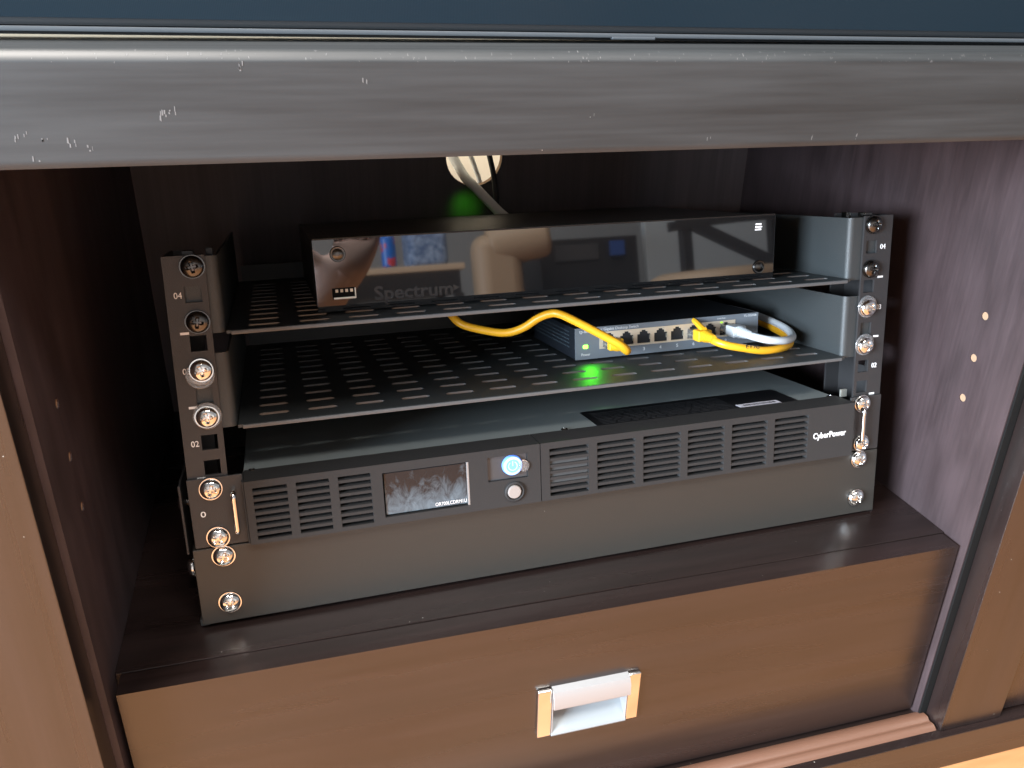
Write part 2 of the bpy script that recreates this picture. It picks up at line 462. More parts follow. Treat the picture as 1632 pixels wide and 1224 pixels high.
def mesh_of(bm, mat, name, smooth=35):
    b = bm.b; bmesh.ops.recalc_face_normals(b, faces=b.faces)
    b.transform(Matrix.Scale(MM, 4)); me = bpy.data.meshes.new(name); b.to_mesh(me); b.free()
    finish(me, smooth); me.materials.append(mat); return me
def text_part(name, body, size, mat, parent, at, width=None, rot=(math.pi / 2, 0, 0), depth=0.15, align='LEFT', bold=0.0, shear=0.0, label=None):
    """raised print; at = baseline point in the thing's frame; width squeezes it to a set width in mm"""
    cu = bpy.data.curves.new(name, 'FONT'); cu.body = body; cu.size = size * MM
    cu.extrude = depth * MM; cu.align_x = align; cu.offset = bold * MM; cu.shear = shear; cu.resolution_u = 3
    t = bpy.data.objects.new('tmp', cu); COL.objects.link(t)
    dg = bpy.context.evaluated_depsgraph_get()
    me = bpy.data.meshes.new_from_object(t.evaluated_get(dg))
    bpy.data.objects.remove(t); bpy.data.curves.remove(cu)
    me.name = name; me.materials.clear(); me.materials.append(mat)
    if width:
        xs = [v.co.x for v in me.vertices]; k = width * MM / max(1e-6, max(xs) - min(xs))
        for v in me.vertices: v.co.x *= k
    o = inst(name, me, parent, at, rot, label)
    return o

# ================================================================== SETTING
b = Bm(); b.box(-3500, 3500, -3600, 520, -288, -258.5)
struct('floor', b, M['floor'])
b = Bm(); b.box(-1500, 1500, 432, 442, -258, 900); 
struct('wall', b, M['wall'])
b = Bm(); b.box(-3500, 3500, -3620, -3600, -258, 2300)
struct('room_wall', b, plain('grey_room_wall', (0.32, 0.32, 0.32), 0.9))

# ================================================================== MEDIA CONSOLE (cabinet)
con = thing('media_console', 'dark espresso wooden media console with an open niche, a drawer and a worn top edge', 'cabinet', (0, 0, -258), 'cab')
XL, XR, YB, ZF = -299.0, 286.0, 308.0, -53.0
# worn top with rounded front edge
prof = [(-97, 249.2), (-95.2, 246.2), (312, 246.2), (312, 289.5), (-91.5, 289.5), (-93.2, 289.2), (-94.8, 288.3), (-96.0, 286.9), (-96.8, 285.6), (-97, 284.6)]
top = part('table_top', Bm().extrude_profile(prof, 'x', -900, 900), M['wood_top'], con, 50)
# chips in the lacquer of the top's front
b = Bm()
rn = random.Random(3)
spots = [(-186, 283.4, 4), (-217.8, 265.5, 5), (-214, 266.5, 4), (-271, 258.6, 3), (-267, 258.8, 2), (-261, 257.7, 3), (-251.3, 255.6, 4), (-246, 253.4, 3), (-139, 278.6, 2), (-40, 262, 2), (20, 252, 2), (75, 250.6, 2), (99, 250.5, 3), (-265, 249.5, 2)]
for x, z, n in spots:
    for _ in range(n):
        cx, cz = x + rn.uniform(-1.6, 1.6), z + rn.uniform(-1.3, 1.3)
        w, h = rn.uniform(0.10, 0.38), rn.uniform(0.3, 1.2)
        k = [(cx - w, cz - h * rn.uniform(.5, 1)), (cx + w * rn.uniform(.4, 1), cz - h), (cx + w, cz + h * rn.uniform(.4, 1)), (cx - w * rn.uniform(.2, 1), cz + h)]
        v0 = [b.b.verts.new((p[0], -97.12, p[1])) for p in k]; b.b.faces.new(v0)
BN = [(-97.08, 284.4), (-96.85, 285.6), (-96.07, 286.97), (-94.86, 288.37), (-93.25, 289.28), (-91.5, 289.58)]
for _ in range(170):                      # upright nicks along the rounded edge
    x = rn.uniform(-330, 330); k = rn.choice((0, 1, 1, 2, 2, 3)); w = rn.uniform(0.08, 0.22)
    p, q = Vector(BN[k]), Vector(BN[k + 1]); f0 = rn.uniform(0, .5); f1 = rn.uniform(.5, 1)
    a_, c_ = p.lerp(q, f0), p.lerp(q, f1); sl = rn.uniform(-.3, .3)
    b.b.faces.new([b.b.verts.new(v) for v in ((x - w, a_.x, a_.y), (x + w, a_.x, a_.y), (x + w * .5 + sl, c_.x, c_.y), (x - w * .5 + sl, c_.x, c_.y))])
part('lacquer_chips', b, M['nick'], top, 0, kind='stuff')
# side walls of the niche
def side_wall(xin, sgn):
    cells = [(y - 6, y + 6, z - 6, z + 6, [(y + 3.0 * math.cos(t * math.pi / 5), z + 3.0 * math.sin(t * math.pi / 5)) for t in range(10)])
             for y, z in [(-26.6, 116), (-26.6, 84.4), (-26.6, 53)]]
    b = Bm().plate(-66, 307.9, -236, 246, 0, 18, cells, lambda u, v, w: (xin + sgn * w, u, v))
    w = part('side_panel', b, M['wood_side'], con, 30)
    for y, z in [(-26.6, 116), (-26.6, 84.4), (-26.6, 53)]:
        d = Bm().cyl((xin + sgn * 0.7, y, z), (xin + sgn * 12, y, z), 2.98, seg=10)
        part('dowel_hole', d, M['raw_wood'], w, 0)
    return w
side_wall(XL, -1); side_wall(XR, 1)
# back board with the round cable hole
b = Bm().plate(XL - 20, XR + 20, -236, 246, 0, 8, [(-40, 40, 140, 220, [(-0.5 + 27 * math.cos(t * math.pi / 16), 178.5 + 27 * math.sin(t * math.pi / 16)) for t in range(32)])], lambda u, v, w: (u, YB + w, v))
bk = part('back_panel', b, M['wood_back'], con, 30)
b = Bm()
for t in range(32):
    a0, a1 = t * math.pi / 16, (t + 1) * math.pi / 16
    b.quad(*[(-0.5 + 26.9 * math.cos(a), y, 178.5 + 26.9 * math.sin(a)) for a, y in ((a0, YB + 0.2), (a1, YB + 0.2), (a1, YB + 7.9), (a0, YB + 7.9))])
part('hole_edge', b, M['raw_wood'], bk, 30)
# niche floor board
part('shelf_board', Bm().box(XL + 0.2, XR - 0.2, -43.5, 307.8, -71, ZF, 0.6), M['wood_x'], con)
# frame: stiles in front of the side walls
part('stile', Bm().box(-395, -302.5, -86, -66.4, -219.5, 246, 1.0), M['wood_z'], con)
part('stile', Bm().box(292.6, 352, -85.2, -68.0, -219.5, 246, 0.8), M['wood_z'], con)
part('dark_strip', Bm().box(286.6, 296, -67.8, -66.2, -219.4, 245.8, 0.3), M['black_void'], con)  # black strip over the front end of the right wall
part('sliding_door', Bm().box(356, 700, -80, -66.4, -218, 246, 0.8), M['wood_z'], con)
# bottom board, plinth, track
part('bottom_board', Bm().box(-700, 700, -91, 310, -236, -219.7, 0.8), M['wood_x'], con)
part('plinth', Bm().box(-700, 700, -89.5, -70, -258.3, -236.3, 0.8), M['wood_x'], con)
prof = [(-83.5, -219.4), (-63.5, -219.4)] + [(-73.5 + 10 * math.cos(math.radians(t)), -219.4 + 4.2 * math.sin(math.radians(t))) for t in (12, 35, 60, 85)]
prof += [(-74.5, -217.2), (-76.5, -217.4)] + [(-79 + 3.6 * math.cos(math.radians(t)), -219.0 + 2.6 * math.sin(math.radians(t))) for t in (60, 100, 150)]
part('door_track', Bm().extrude_profile(prof, 'x', -302, 290.3), M['track'], con, 60)
# drawer and its pull
drw = part('drawer', Bm().plate(-295.5, 283.6, -216.5, -53.4, -61, -44.2, [(-32.8, 22.9, -154.0, -114.8, [(-32.79, -153.99), (22.89, -153.99), (22.89, -114.81), (-32.79, -114.81)])], lambda u, v, w: (u, w, v)), M['wood_x'], con)
hx0, hx1, hz0, hz1 = -43.2, 32.2, -155.2, -112.6
part('pull_cap', Bm().box(hx0, -32.8, -64.5, -60.9, hz0, hz1, 1.2, 3), M['chrome'], drw)
part('pull_cap', Bm().box(22.9, hx1, -64.5, -60.9, hz0, hz1, 1.2, 3), M['chrome'], drw)
# cup: curved lip over a scooped recess
prof = [(-60.9, -112.6), (-66.0, -113.6), (-68.4, -118), (-69.0, -126.0), (-68.4, -127.4), (-67.2, -127.2), (-66.6, -119), (-64.5, -115.5), (-60.9, -114.6)]
part('pull_lip', Bm().extrude_profile(prof, 'x', -32.8, 22.9), M['alu'], drw, 40)
prof = [(-64.4, -155.8), (-65.2, -154.2), (-64.2, -151.6), (-60.0, -149.0), (-54.0, -143.5), (-50.5, -135.0), (-49.5, -126.0), (-50.5, -116.5), (-56, -115.0),
        (-56, -114.9), (-47.6, -114.9), (-47.6, -153.6), (-60.8, -153.8), (-60.8, -155.8)]
part('pull_cup', Bm().extrude_profile(prof, 'x', -32.6, 22.7), plain('frosted_pull_recess', (0.27, 0.295, 0.31), 0.5, 0.2), drw, 40)
part('pull_cheek', Bm().box(-32.7, -32.0, -64.6, -48, -153.6, -115, 0.2), M['alu'], drw)
part('pull_cheek', Bm().box(22.1, 22.8, -64.6, -48, -153.6, -115, 0.2), M['alu'], drw)

# ================================================================== TELEVISION on the top
tv = thing('television', 'lower edge of a dark flat television standing on the console top', 'television', (0, -20, 289.5), 'cab', extra=Euler((0, math.radians(0.22), 0)).to_matrix())
part('body', Bm().box(-700, 700, -24, 30, 294.2, 560, 2).box(-690, 690, -12, 25, 290.6, 296), M['tv_black'], tv)
part('screen', Bm().quad((-690, -24.4, 297.8), (690, -24.4, 297.8), (690, -24.4, 555), (-690, -24.4, 555)), M['screen'], tv, 0)
part('bottom_trim', Bm().box(-700, 700, -27, -24.2, 292.2, 294.4, 0.6), M['tv_trim'], tv)
part('sensor_bar', Bm().box(-4, 20, -27.6, -24, 291.4, 292.8, 0.4), M['tv_trim'], tv)
for x in (-500, 500):
    part('foot', Bm().box(x - 15, x + 15, -60, 60, 289.7, 295, 1), M['tv_black'], tv)

# ================================================================== EQUIPMENT RACK (leans back on its lower panel)
U = 44.45
def hz(u, k): return U * (u - 1) + (6.35, 22.225, 38.1)[k]
HX = 232.55
rack = thing('equipment_rack', 'small open black steel equipment rack leaning back on the niche floor', 'rack', (0, 0, -52))
def screw_mesh(mat, name, R=6.3, H=3.6):
    b = bmesh.new(); nr, ns = 13, 40; rings = []
    prof = [(R * math.sin(math.radians(a)), H * math.cos(math.radians(a)) ** 0.85) for a in [90 * k / nr for k in range(1, nr + 1)]]
    prof[-1] = (R, 0.5)
    top = b.verts.new((0, -H + 1.5, 0))
    for r, h in prof:
        ring = []
        for i in range(ns):
            a = 2 * math.pi * i / ns
            x, z = r * math.cos(a), r * math.sin(a); hh = h
            d = min(abs(x), abs(z)); L = max(abs(x), abs(z))
            if L < R * 0.52 and d < 0.85: hh = h - 1.5 * min(1, (R * 0.56 - L) / 1.2)
            ring.append(b.verts.new((x, -hh, z)))
        rings.append(ring)
    for i in range(ns): b.faces.new((top, rings[0][i], rings[0][(i + 1) % ns]))
    for p, q in zip(rings, rings[1:]):
        for i in range(ns): b.faces.new((p[i], q[i], q[(i + 1) % ns], p[(i + 1) % ns]))
    f = [b.verts.new((R * math.cos(2 * math.pi * i / ns), 0.0, R * math.sin(2 * math.pi * i / ns))) for i in range(ns)]
    for i in range(ns): b.faces.new((rings[-1][i], f[i], f[(i + 1) % ns], rings[-1][(i + 1) % ns]))
    # washer face under the head
    g = [b.verts.new((R * 1.07 * math.cos(2 * math.pi * i / ns), 0.0, R * 1.12 * math.sin(2 * math.pi * i / ns))) for i in range(ns)]
    for i in range(ns): b.faces.new((f[i], g[i], g[(i + 1) % ns], f[(i + 1) % ns]))
    g2 = [b.verts.new((R * 1.07 * math.cos(2 * math.pi * i / ns), 0.8, R * 1.12 * math.sin(2 * math.pi * i / ns))) for i in range(ns)]
    for i in range(ns): b.faces.new((g[i], g2[i], g2[(i + 1) % ns], g[(i + 1) % ns]))
    bb = Bm(); bb.b.free(); bb.b = b
    return mesh_of(bb, mat, name, 42)
ME_CH = screw_mesh(M['chrome'], 'chrome_screw'); ME_BK = screw_mesh(M['black_chrome'], 'black_screw')
ME_RING = mesh_of(Bm().lathe([(8.0, 0), (8.3, 0.5), (7.9, 1.0), (6.4, 1.0), (6.2, 0.5), (6.4, 0)], 28), M['clear'], 'washer')
ME_NUT = mesh_of(Bm().box(-6.5, 6.5, 0, 5, -6.5, 6.5, 1.0), M['black_chrome'], 'cage_nut')
rs = random.Random(11)
def screw(parent, x, y, z, me=None, lab=None):
    return inst('screw', me or ME_CH, parent, (x, y, z), (0, rs.uniform(0, 3.1), 0), lab)

ROLL = {-1: math.radians(1.3), 1: 0.0}
def lx(x, z):                       # the left rail stands a degree out of square
    return x + (z - 80) * 0.02 if x < 0 else x
for s in (-1, 1):
    cells = []
    for u in (1, 2, 3, 4):
        for k in range(3):
            z = hz(u, k); cells.append((s * HX - 6, s * HX + 6, z - 5.5, z + 5.5, sq_poly(s * HX, z, 9.3)))
    x0, x1 = (-247.5, -224.5) if s < 0 else (225.5, 249.5)
    b = Bm().plate(x0, x1, 0.0, 177.8, 0, 1.8, cells, lambda u, v, w: (lx(u, v), w, v))
    # flange going back along the outer edge, then a stiffening lip
    xo = x0 if s < 0 else x1
    cells2 = [(12, 30, z - 6, z + 6, sq_poly(21, z, 9.3)) for z in [hz(u, 1) for u in (1, 2, 3, 4)]]
    b.plate(1.8, 46, 0.0, 177.8, 0, 1.8, cells2, lambda u, v, w: (lx(xo - s * w, v), u, v))
    b.plate(0, 14, 0.0, 177.8, 46, 47.8, [], lambda u, v, w: (lx(xo - s * u, v), w, v))
    rail = part('rail', b, M['rail_metal'], rack, 30)
    for u, t in ((4, '04'), (3, '03'), (2, '02')):
        zz = hz(u, 1)
        tx = (-243.6 if s < 0 else 239.6)
        text_part('unit_number', t, 5.2, M['white_print'], rail, (lx(tx, zz) + .4, -0.12, zz - 1.9), 4.4)
    for u in (4, 3, 2):
        zz = U * (u - 1)
        dx = (-242.0, -237.2) if s < 0 else (239.6, 244.2)
        part('unit_mark', Bm().box(lx(dx[0], zz), lx(dx[1], zz), -0.16, 0.02, zz - 0.7, zz + 0.7), M['white_print'], rail, 0)
    # screws and nuts of the shelves
    sx = {(-1, 4, 2): -229.6, (-1, 4, 0): -230.6, (-1, 3, 1): -232.1, (-1, 2, 2): -232.4}
    for u, k, me in ((4, 2, ME_BK), (4, 0, ME_BK), (3, 1, ME_CH), (2, 2, ME_CH)):
        z = hz(u, k); x = sx.get((s, u, k), s * HX)
        screw(rack, x, -1.2, z, me, 'black screw' if me is ME_BK else None)
        if me is ME_CH:
            dz = {(-1, 3): -3.0, (1, 3): 0.8, (-1, 2): 0.6, (1, 2): 0.8}[(s, u)]
            inst('washer', ME_RING, rack, (x - (1.0 if (s, u) == (-1, 3) else 0.3 * s), -0.15, z + dz), (math.pi / 2, 0, 0))
        inst('cage_nut', ME_NUT, rack, (x, 3.9, z))
    # small bright tabs of the nuts poking above the rail
    part('nut_tab', Bm().box(lx(s * HX, 177) - 4, lx(s * HX, 177) + 2, 4, 12, 177.2, 180.2, 0.5), M['black_chrome'] if s > 0 else M['rail_metal'], rack)
    part('nut_tab', Bm().box(lx(s * HX, 177) - s * 10 - 2, lx(s * HX, 177) - s * 10 + 2, 14, 20, 176, 180.5, 0.5), M['black_chrome'] if s > 0 else M['rail_metal'], rack)

# the blank panel it stands on
b = Bm(); b.box(-251, 250, -1.8, 0, -51.6, -0.6, 0.7)
for s in (-1, 1):
    xo = -251 if s < 0 else 250
    b.box(min(xo, xo - s * 1.8), max(xo, xo - s * 1.8), 0.0, 52, -51.4, -0.8, 0.3)
b.box(-249, 248, 0.1, 30, -51.5, -50, 0.3)
pn = part('blank_panel', b, M['panel_metal'], rack)
for s, xs in ((-1, (-233.4, -233.2)), (1, (232.3, 232.2))):
    for k, x in zip((2, 0), xs):
        screw(rack, x, -3.0, hz(0, k))
    part('corner_foot', Bm().box(min(s * 252.6, s * 247), max(s * 252.6, s * 247), 1, 9, -53.6, -49, 0.8), M['black_metal'], rack)
    # bracket on the outside with its two screws
    xo = -255.6 if s < 0 else 254.2
    br = part('side_bracket', Bm().box(xo, xo + 1.6, 8, 56, -7, 38.5, 0.5), M['rail_metal'], rack)
    for z in (20, -25):
        part('spacer', Bm().cyl((s * 250.2, 30, z), (s * 256.0, 30, z), 3.2, seg=14), M['black_chrome'], rack)
        inst('screw', ME_CH, rack, (s * 256.0, 30, z), (0, 0, s * math.pi / 2))

# ================================================================== UPS
ups = thing('ups_unit', 'slim rack mount battery backup with vented charcoal bezel, small screen and blue lit button', 'battery backup', (0, 100, 0))
case = part('case', Bm().box(-217, 221.4, 5, 243, 1.2, 40.4, 0.7), M['ups_metal'], ups)
b = Bm()
lab_poly = [(24, 12), (24.5, 11.4)]
def rounded(x0, x1, y0, y1, r):
    P = []
    for cx, cy, a0 in ((x1 - r, y0 + r, -90), (x1 - r, y1 - r, 0), (x0 + r, y1 - r, 90), (x0 + r, y0 + r, 180)):
        for k in range(5):
            a = math.radians(a0 + 22.5 * k); P.append((cx + r * math.cos(a), cy + r * math.sin(a)))
    return P
lab = part('rating_label', Bm().extrude_profile(rounded(24, 189.5, 14.2, 53, 3), 'z', 40.38, 40.62), M['label_black'], ups, 0)
b = Bm()
for j in range(9):
    y = 19 + j * 3.4
    x = 30.0
    while x < 135:
        w = rn.uniform(3, 12); b.box(x, min(x + w, 137), y, y + 0.9, 40.6, 40.68); x += w + 1.6
part('small_print', b, M['faint_ink'], lab, 0, kind='stuff')
bc = Bm().box(139.5, 174.5, 15.2, 24.0, 40.6, 40.8)
bcl = part('barcode_label', bc, M['label_white'], lab, 0)
b = Bm(); x = 144.0
while x < 171:
    w = rn.choice((0.4, 0.6, 1.0)); b.box(x, x + w, 18.5, 22.0, 40.78, 40.86); x += w + rn.choice((0.4, 0.7))
part('barcode', b, M['ink'], lab, 0, kind='stuff')
me = mesh_of(Bm().lathe([(2.6, 0), (2.6, 0.5), (1.9, 1.2), (0.9, 1.3), (0.8, 0.7)], 16), M['chrome'], 'case_screw')
for x, y in ((-0.8, 17.2), (217.0, 15.6), (-211.6, 14.6)):
    inst('case_screw', me, ups, (x, y, 40.4))
# bezel halves: left with screen and button, right with grilles
def rect(x0, x1, z0, z1): return (x0, x1, z0, z1, [(x0 + .001, z0 + .001), (x1 - .001, z0 + .001), (x1 - .001, z1 - .001), (x0 + .001, z1 - .001)])
LV = [(-211.7, -191.4), (-186.0, -166.0), (-160.5, -140.3)]
RV = [(-20.9, 7.2), (13.5, 41.9), (48.0, 76.8), (82.4, 111.4), (117.5, 146.6), (152.7, 181.3)]
def bezel(x0, x1, groups, depth=5.0):
    b = Bm()
    for g0, g1, wins in groups:
        cells = [(a, c, d, e, [(a + .01, d + .01), (c - .01, d + .01), (c - .01, e - .01), (a + .01, e - .01)]) for a, c, d, e in wins]
        t = Bm().plate(g0, g1, 0.2, 41.4, -8, -8 + depth, cells, lambda u, v, w: (u, w, v))
        b.merge(t.b)
    b.box(x0, x1, -2.9, 14.5, 39.6, 41.38)
    b.box(x0, x1, -2.9, 14.5, 0.25, 2.0)
    return b
ZV0, ZV1 = 2.9, 36.8
lb = part('bezel', bezel(-216.2, -27.6, [(-216.2, -137, [(a, c, ZV0, ZV1) for a, c in LV]), (-137, -70, [(-133, -76.6, 5.2, 35.4)]), (-70, -27.6, [(-64, -36.4, 19.3, 36.2)])]), M['bezel'], ups, 30)
rb = part('bezel', bezel(-27.0, 221, [(-27.0, 221, [(a, c, ZV0, ZV1) for a, c in RV])]), M['bezel'], ups, 30)
part('end_cap', Bm().box(-217.6, -216.3, -6.5, 14, 0.3, 41.2, 0.5), M['bezel'], ups)
part('end_cap', Bm().box(221.1, 222.2, -6.5, 14, 0.3, 41.2, 0.5), M['bezel'], ups)
part('inner_baffle', Bm().box(-215, 220, 0.4, 3.0, 2.2, 39.4), M['black_void'], ups)
# louvre slats, each one a bar between two openings
def slat_mesh(w):
    prof = [(-7.75, -0.95), (-7.75, 0.95), (-4.0, 1.6), (-4.0, -0.2)]
    return mesh_of(Bm().extrude_profile(prof, 'x', 0.02, w - 0.02), M['bezel'], 'louvre_slat', 20)
NS = 8; PIT = (ZV1 - ZV0 + 1.9) / NS
for par, V in ((lb, LV), (rb, RV)):
    for a, c in V:
        me = slat_mesh(c - a)
        for k in range(1, NS):
            inst('louvre_slat', me, par, (a, 0, ZV0 - 0.95 + PIT * k))
part('filter_block', Bm().box(-20.6, 6.9, -6.4, -0.5, 12.0, 28.4), plain('grey_filter_foam', (0.05, 0.05, 0.05), 0.8), rb)
# screen
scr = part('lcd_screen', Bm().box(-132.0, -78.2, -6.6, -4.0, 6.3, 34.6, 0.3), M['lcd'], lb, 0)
part('screen_rim', Bm().box(-78.1, -76.7, -7.9, -5.4, 5.3, 35.3, 0.3), M['alu'], lb)
text_part('model_number', 'OR700LCDRM1U', 3.4, M['white_print'], lb, (-100.0, -6.72, 7.4), 21, depth=0.05)
# power button in its clear window
part('button_window', Bm().box(-63.9, -36.5, -6.4, -4.2, 19.4, 36.1, 0.3), plain('smoked_button_window', (0.05, 0.052, 0.056), 0.3), lb)
part('power_button', Bm().cyl((-47, -4.6, 28.8), (-47, -9.0, 28.8), 7.2, 6.6, 28, bev=0.5), M['led_blue'], lb, 40)
b = Bm()
for k in range(28):
    if abs(k - 7) < 2.5: continue
    a0, a1 = 2 * math.pi * k / 28, 2 * math.pi * (k + 1) / 28
    b.quad(*[(-47 + r * math.cos(a), -9.12, 28.8 + r * math.sin(a)) for r, a in ((2.6, a0), (3.3, a0), (3.3, a1), (2.6, a1))])
b.box(-47.35, -46.65, -9.15, -9.05, 28.8, 32.4)
part('power_symbol', b, plain('pale_blue_symbol', (0.4, 0.55, 0.9), 0.4, emit=(0.35, 0.5, 1.0), estr=0.35), lb, 0)
b = Bm()
for k in range(36):
    a0, a1 = 2 * math.pi * k / 36, 2 * math.pi * (k + 1) / 36
    b.quad(*[(-47 + r * math.cos(a), -9.1 + (r - 5.2) * .12, 28.8 + r * math.sin(a)) for r, a in ((4.6, a0), (6.3, a0), (6.3, a1), (4.6, a1))])
part('glow_ring', b, M['led_halo'], lb, 0)
part('clear_lens', Bm().cyl((-39.2, -7.2, 27.6), (-39.2, -9.2, 27.6), 4.2, 3.8, 20, bev=0.4), M['clear'], lb, 40)
part('test_button', Bm().cyl((-46.6, -6.0, 10.6), (-46.6, -10.4, 10.6), 5.0, 4.6, 24, bev=0.9), M['btn_white'], lb, 40)
b = Bm().lathe([(5.3, 0), (5.3, 1.4), (6.1, 1.8), (7.0, 1.2), (7.0, 0)], 28); b.b.transform(Matrix.Translation((-46.2, -7.9, 10.4)) @ Matrix.Rotation(math.pi / 2, 4, 'X'))
part('button_collar', b, M['bezel'], lb, 40)
text_part('brand_lettering', 'CyberPower', 6.4, M['white_print'], rb, (185.8, -8.12, 17.2), 28.6, depth=0.1, bold=0.12)
# ears with screws and little chrome handles
for s in (-1, 1):
    x0, x1 = (-249, -216.8) if s < 0 else (222.4, 249.6)
    ear = part('ear', Bm().box(x0, x1, -2.0, -0.2, 0.2, 45.0 if s < 0 else 43.4, 0.6), M['rail_metal'], ups)
    for k, x in zip((2, 0), ((-235.6, -235.0) if s < 0 else (232.0, 233.4))):
        screw(ups, x, -3.2, hz(1, k))
    hxp = -223.0 if s < 0 else 229.8
    z0, z1 = 8.5, 35.5
    part('handle', Bm().tube([(hxp, -1, z1), (hxp, -5.5, z1 - .2), (hxp, -8, z1 - 2.2), (hxp, -8.2, z1 - 6), (hxp, -8.2, z0 + 6), (hxp, -8, z0 + 2.2), (hxp, -5.5, z0 + .2), (hxp, -1, z0)], 1.55, 10, 5), M['chrome'], ups, 60)
    if s < 0: text_part('unit_number', '0', 5.2, M['white_print'], ear, (-243.5, -2.1, 20.4), 3.0)
part('bracket_end', Bm().box(222.4, 228, 10, 12, 41, 47, 0.4), M['contact'], ups)

# ================================================================== VENTED SHELVES
def shelf(label, z, front, yslot, cat='rack shelf', sz=176.8):
    t = thing('rack_shelf', label, cat, (0, 130, z), group='vented shelves bolted in the rack')
    cells = []
    for i in range(14):
        cx = -194.3 + 30.0 * i
        for j in range(11):
            cy = yslot + 21.4 * j
            cells.append((cx - 14.9, cx + 14.9, cy - 10.5, cy + 10.5, slot_poly(cx, cy, 19.0, 5.2)))
    part('tray', Bm().plate(-215.5, 214.5, front, 262, z - 1.8, z, cells, lambda u, v, w: (u, v, w), cut=1), [M['black_metal'], M['lit_edge']], t, 25)
    part('front_lip', Bm().box(-213, 212, front - 1.3, front - 0.05, z - 2.5, z - 0.1, 0.5, 2), M['lit_edge'], t, 40)
    part('back_lip', Bm().box(-213, 212, 262.1, 263.6, z - 1.6, z + 14, 0.4), M['black_metal'], t)
    for s in (-1, 1):
        # side wall that bends out into the ear
        xi = -216.0 if s < 0 else 214.8
        r = 4.0
        path = [(xi, 262), (xi, 2.4 + r)]
        for k in range(1, 5):
            a = math.radians(90 * k / 4); path.append((xi + s * (r - r * math.cos(a)), 2.4 + r - r * math.sin(a)))
        path.append((s * 246, 2.4))
        off = []
        for i, p in enumerate(path):
            a_ = Vector(path[max(i - 1, 0)]); c_ = Vector(path[min(i + 1, len(path) - 1)])
            d = (c_ - a_).normalized(); n = Vector((-d.y, d.x)) * (1.4 * s)
            off.append((p[0] + n.x, p[1] + n.y))
        prof = path + off[::-1]
        part('side_wall', Bm().extrude_profile(prof, 'z', z - 1.5, sz), M['black_metal'], t, 50)
    return t
sh1 = shelf('upper vented black shelf holding the glossy cable box', 133.4, -1.6, 12.0)
sh2 = shelf('lower vented black shelf holding the small network switch', 75.6, -0.8, 18.4, sz=120.0)

# ================================================================== CABLE BOX
cb = thing('cable_box', 'wide black cable box with a glossy mirror front on the upper shelf', 'cable box', (5.5, 130, 134), extra=Euler((math.radians(0.35), 0, 0)).to_matrix())
prof = [(34, 136.2), (236, 136.2), (236, 181.2), (33.2, 180.6)]
part('case', Bm().extrude_profile(prof, 'x', -160.2, 171.4), M['perforated'], cb, 20)
fp = part('front_panel', Bm().box(-160.9, 172.1, 30.8, 33.9, 135.0, 181.2, 0.35), M['gloss_black'], cb)
part('top_edge', Bm().box(-160.6, 171.8, 31.0, 33.2, 181.1, 181.9, 0.3), M['case_black'], cb)
for x in (-140, 150):
    for y in (50, 215):
        part('foot', Bm().cyl((x, y, 133.6), (x, y, 136.4), 7, seg=16), M['case_black'], cb)
b = Bm().lathe([(5.2, 0), (5.2, 0.6), (4.7, 1.1), (3.9, 1.0), (3.7, 0.2)], 28)
for x, z in ((-145.6, 171.6), (159.3, 143.7)):
    b = Bm().lathe([(5.0, 0), (5.0, 0.6), (4.6, 1.1), (3.9, 1.0), (3.7, 0.25)], 28)
    b.b.transform(Matrix.Translation((x, 30.85, z)) @ Matrix.Rotation(math.pi / 2, 4, 'X'))
    part('button_ring', b, M['black_chrome'], fp, 40)
    b = Bm().lathe([(3.6, 0.0), (3.4, 0.7), (2.2, 1.3), (0.7, 1.5)], 24)
    b.b.transform(Matrix.Translation((x, 30.8, z)) @ Matrix.Rotation(math.pi / 2, 4, 'X'))
    part('button', b, M['black_chrome'], fp, 40)
# usb socket
part('usb_socket', Bm().box(-151.0, -136.2, 30.2, 31.2, 143.0, 150.2, 0.3), M['black_void'], fp)
part('usb_shell', Bm().box(-150.4, -136.4, 29.4, 31.4, 143.0, 144.4, 0.3), M['contact'], fp)
part('usb_shell', Bm().box(-136.9, -136.1, 29.4, 31.4, 143.2, 150.0, 0.2), M['contact'], fp)
for k in range(4):
    part('usb_contact', Bm().box(-149 + 3.1 * k, -147.2 + 3.1 * k, 29.9, 30.6, 147.4, 149.4, 0.2), M['port_metal'], fp)
text_part('brand_lettering', 'Spectrum', 12.4, M['grey_print'], fp, (-124.6, 30.75, 140.8), 52, depth=0.35, bold=0.25)
part('brand_mark', Bm().extrude_profile([(-72.0, 143.2), (-67.5, 145.2), (-72.0, 147.2)], 'y', 30.45, 30.8), M['grey_print'], fp, 0)
for k in range(3):
    z = 170.6 + 1.9 * k
    part('logo_bar', Bm().extrude_profile([(155.0 + .2 * k, z), (160.2, z), (161.2 - abs(k - 1) * .9, z + 0.55), (160.2, z + 1.1), (155.2 + .2 * k, z + 1.1)], 'y', 30.65, 30.82), M['led_white'], fp, 0)
part('rear_led', Bm().box(-9, -5, 236.2, 237.4, 150, 153, 0.3), M['led_green'], cb)

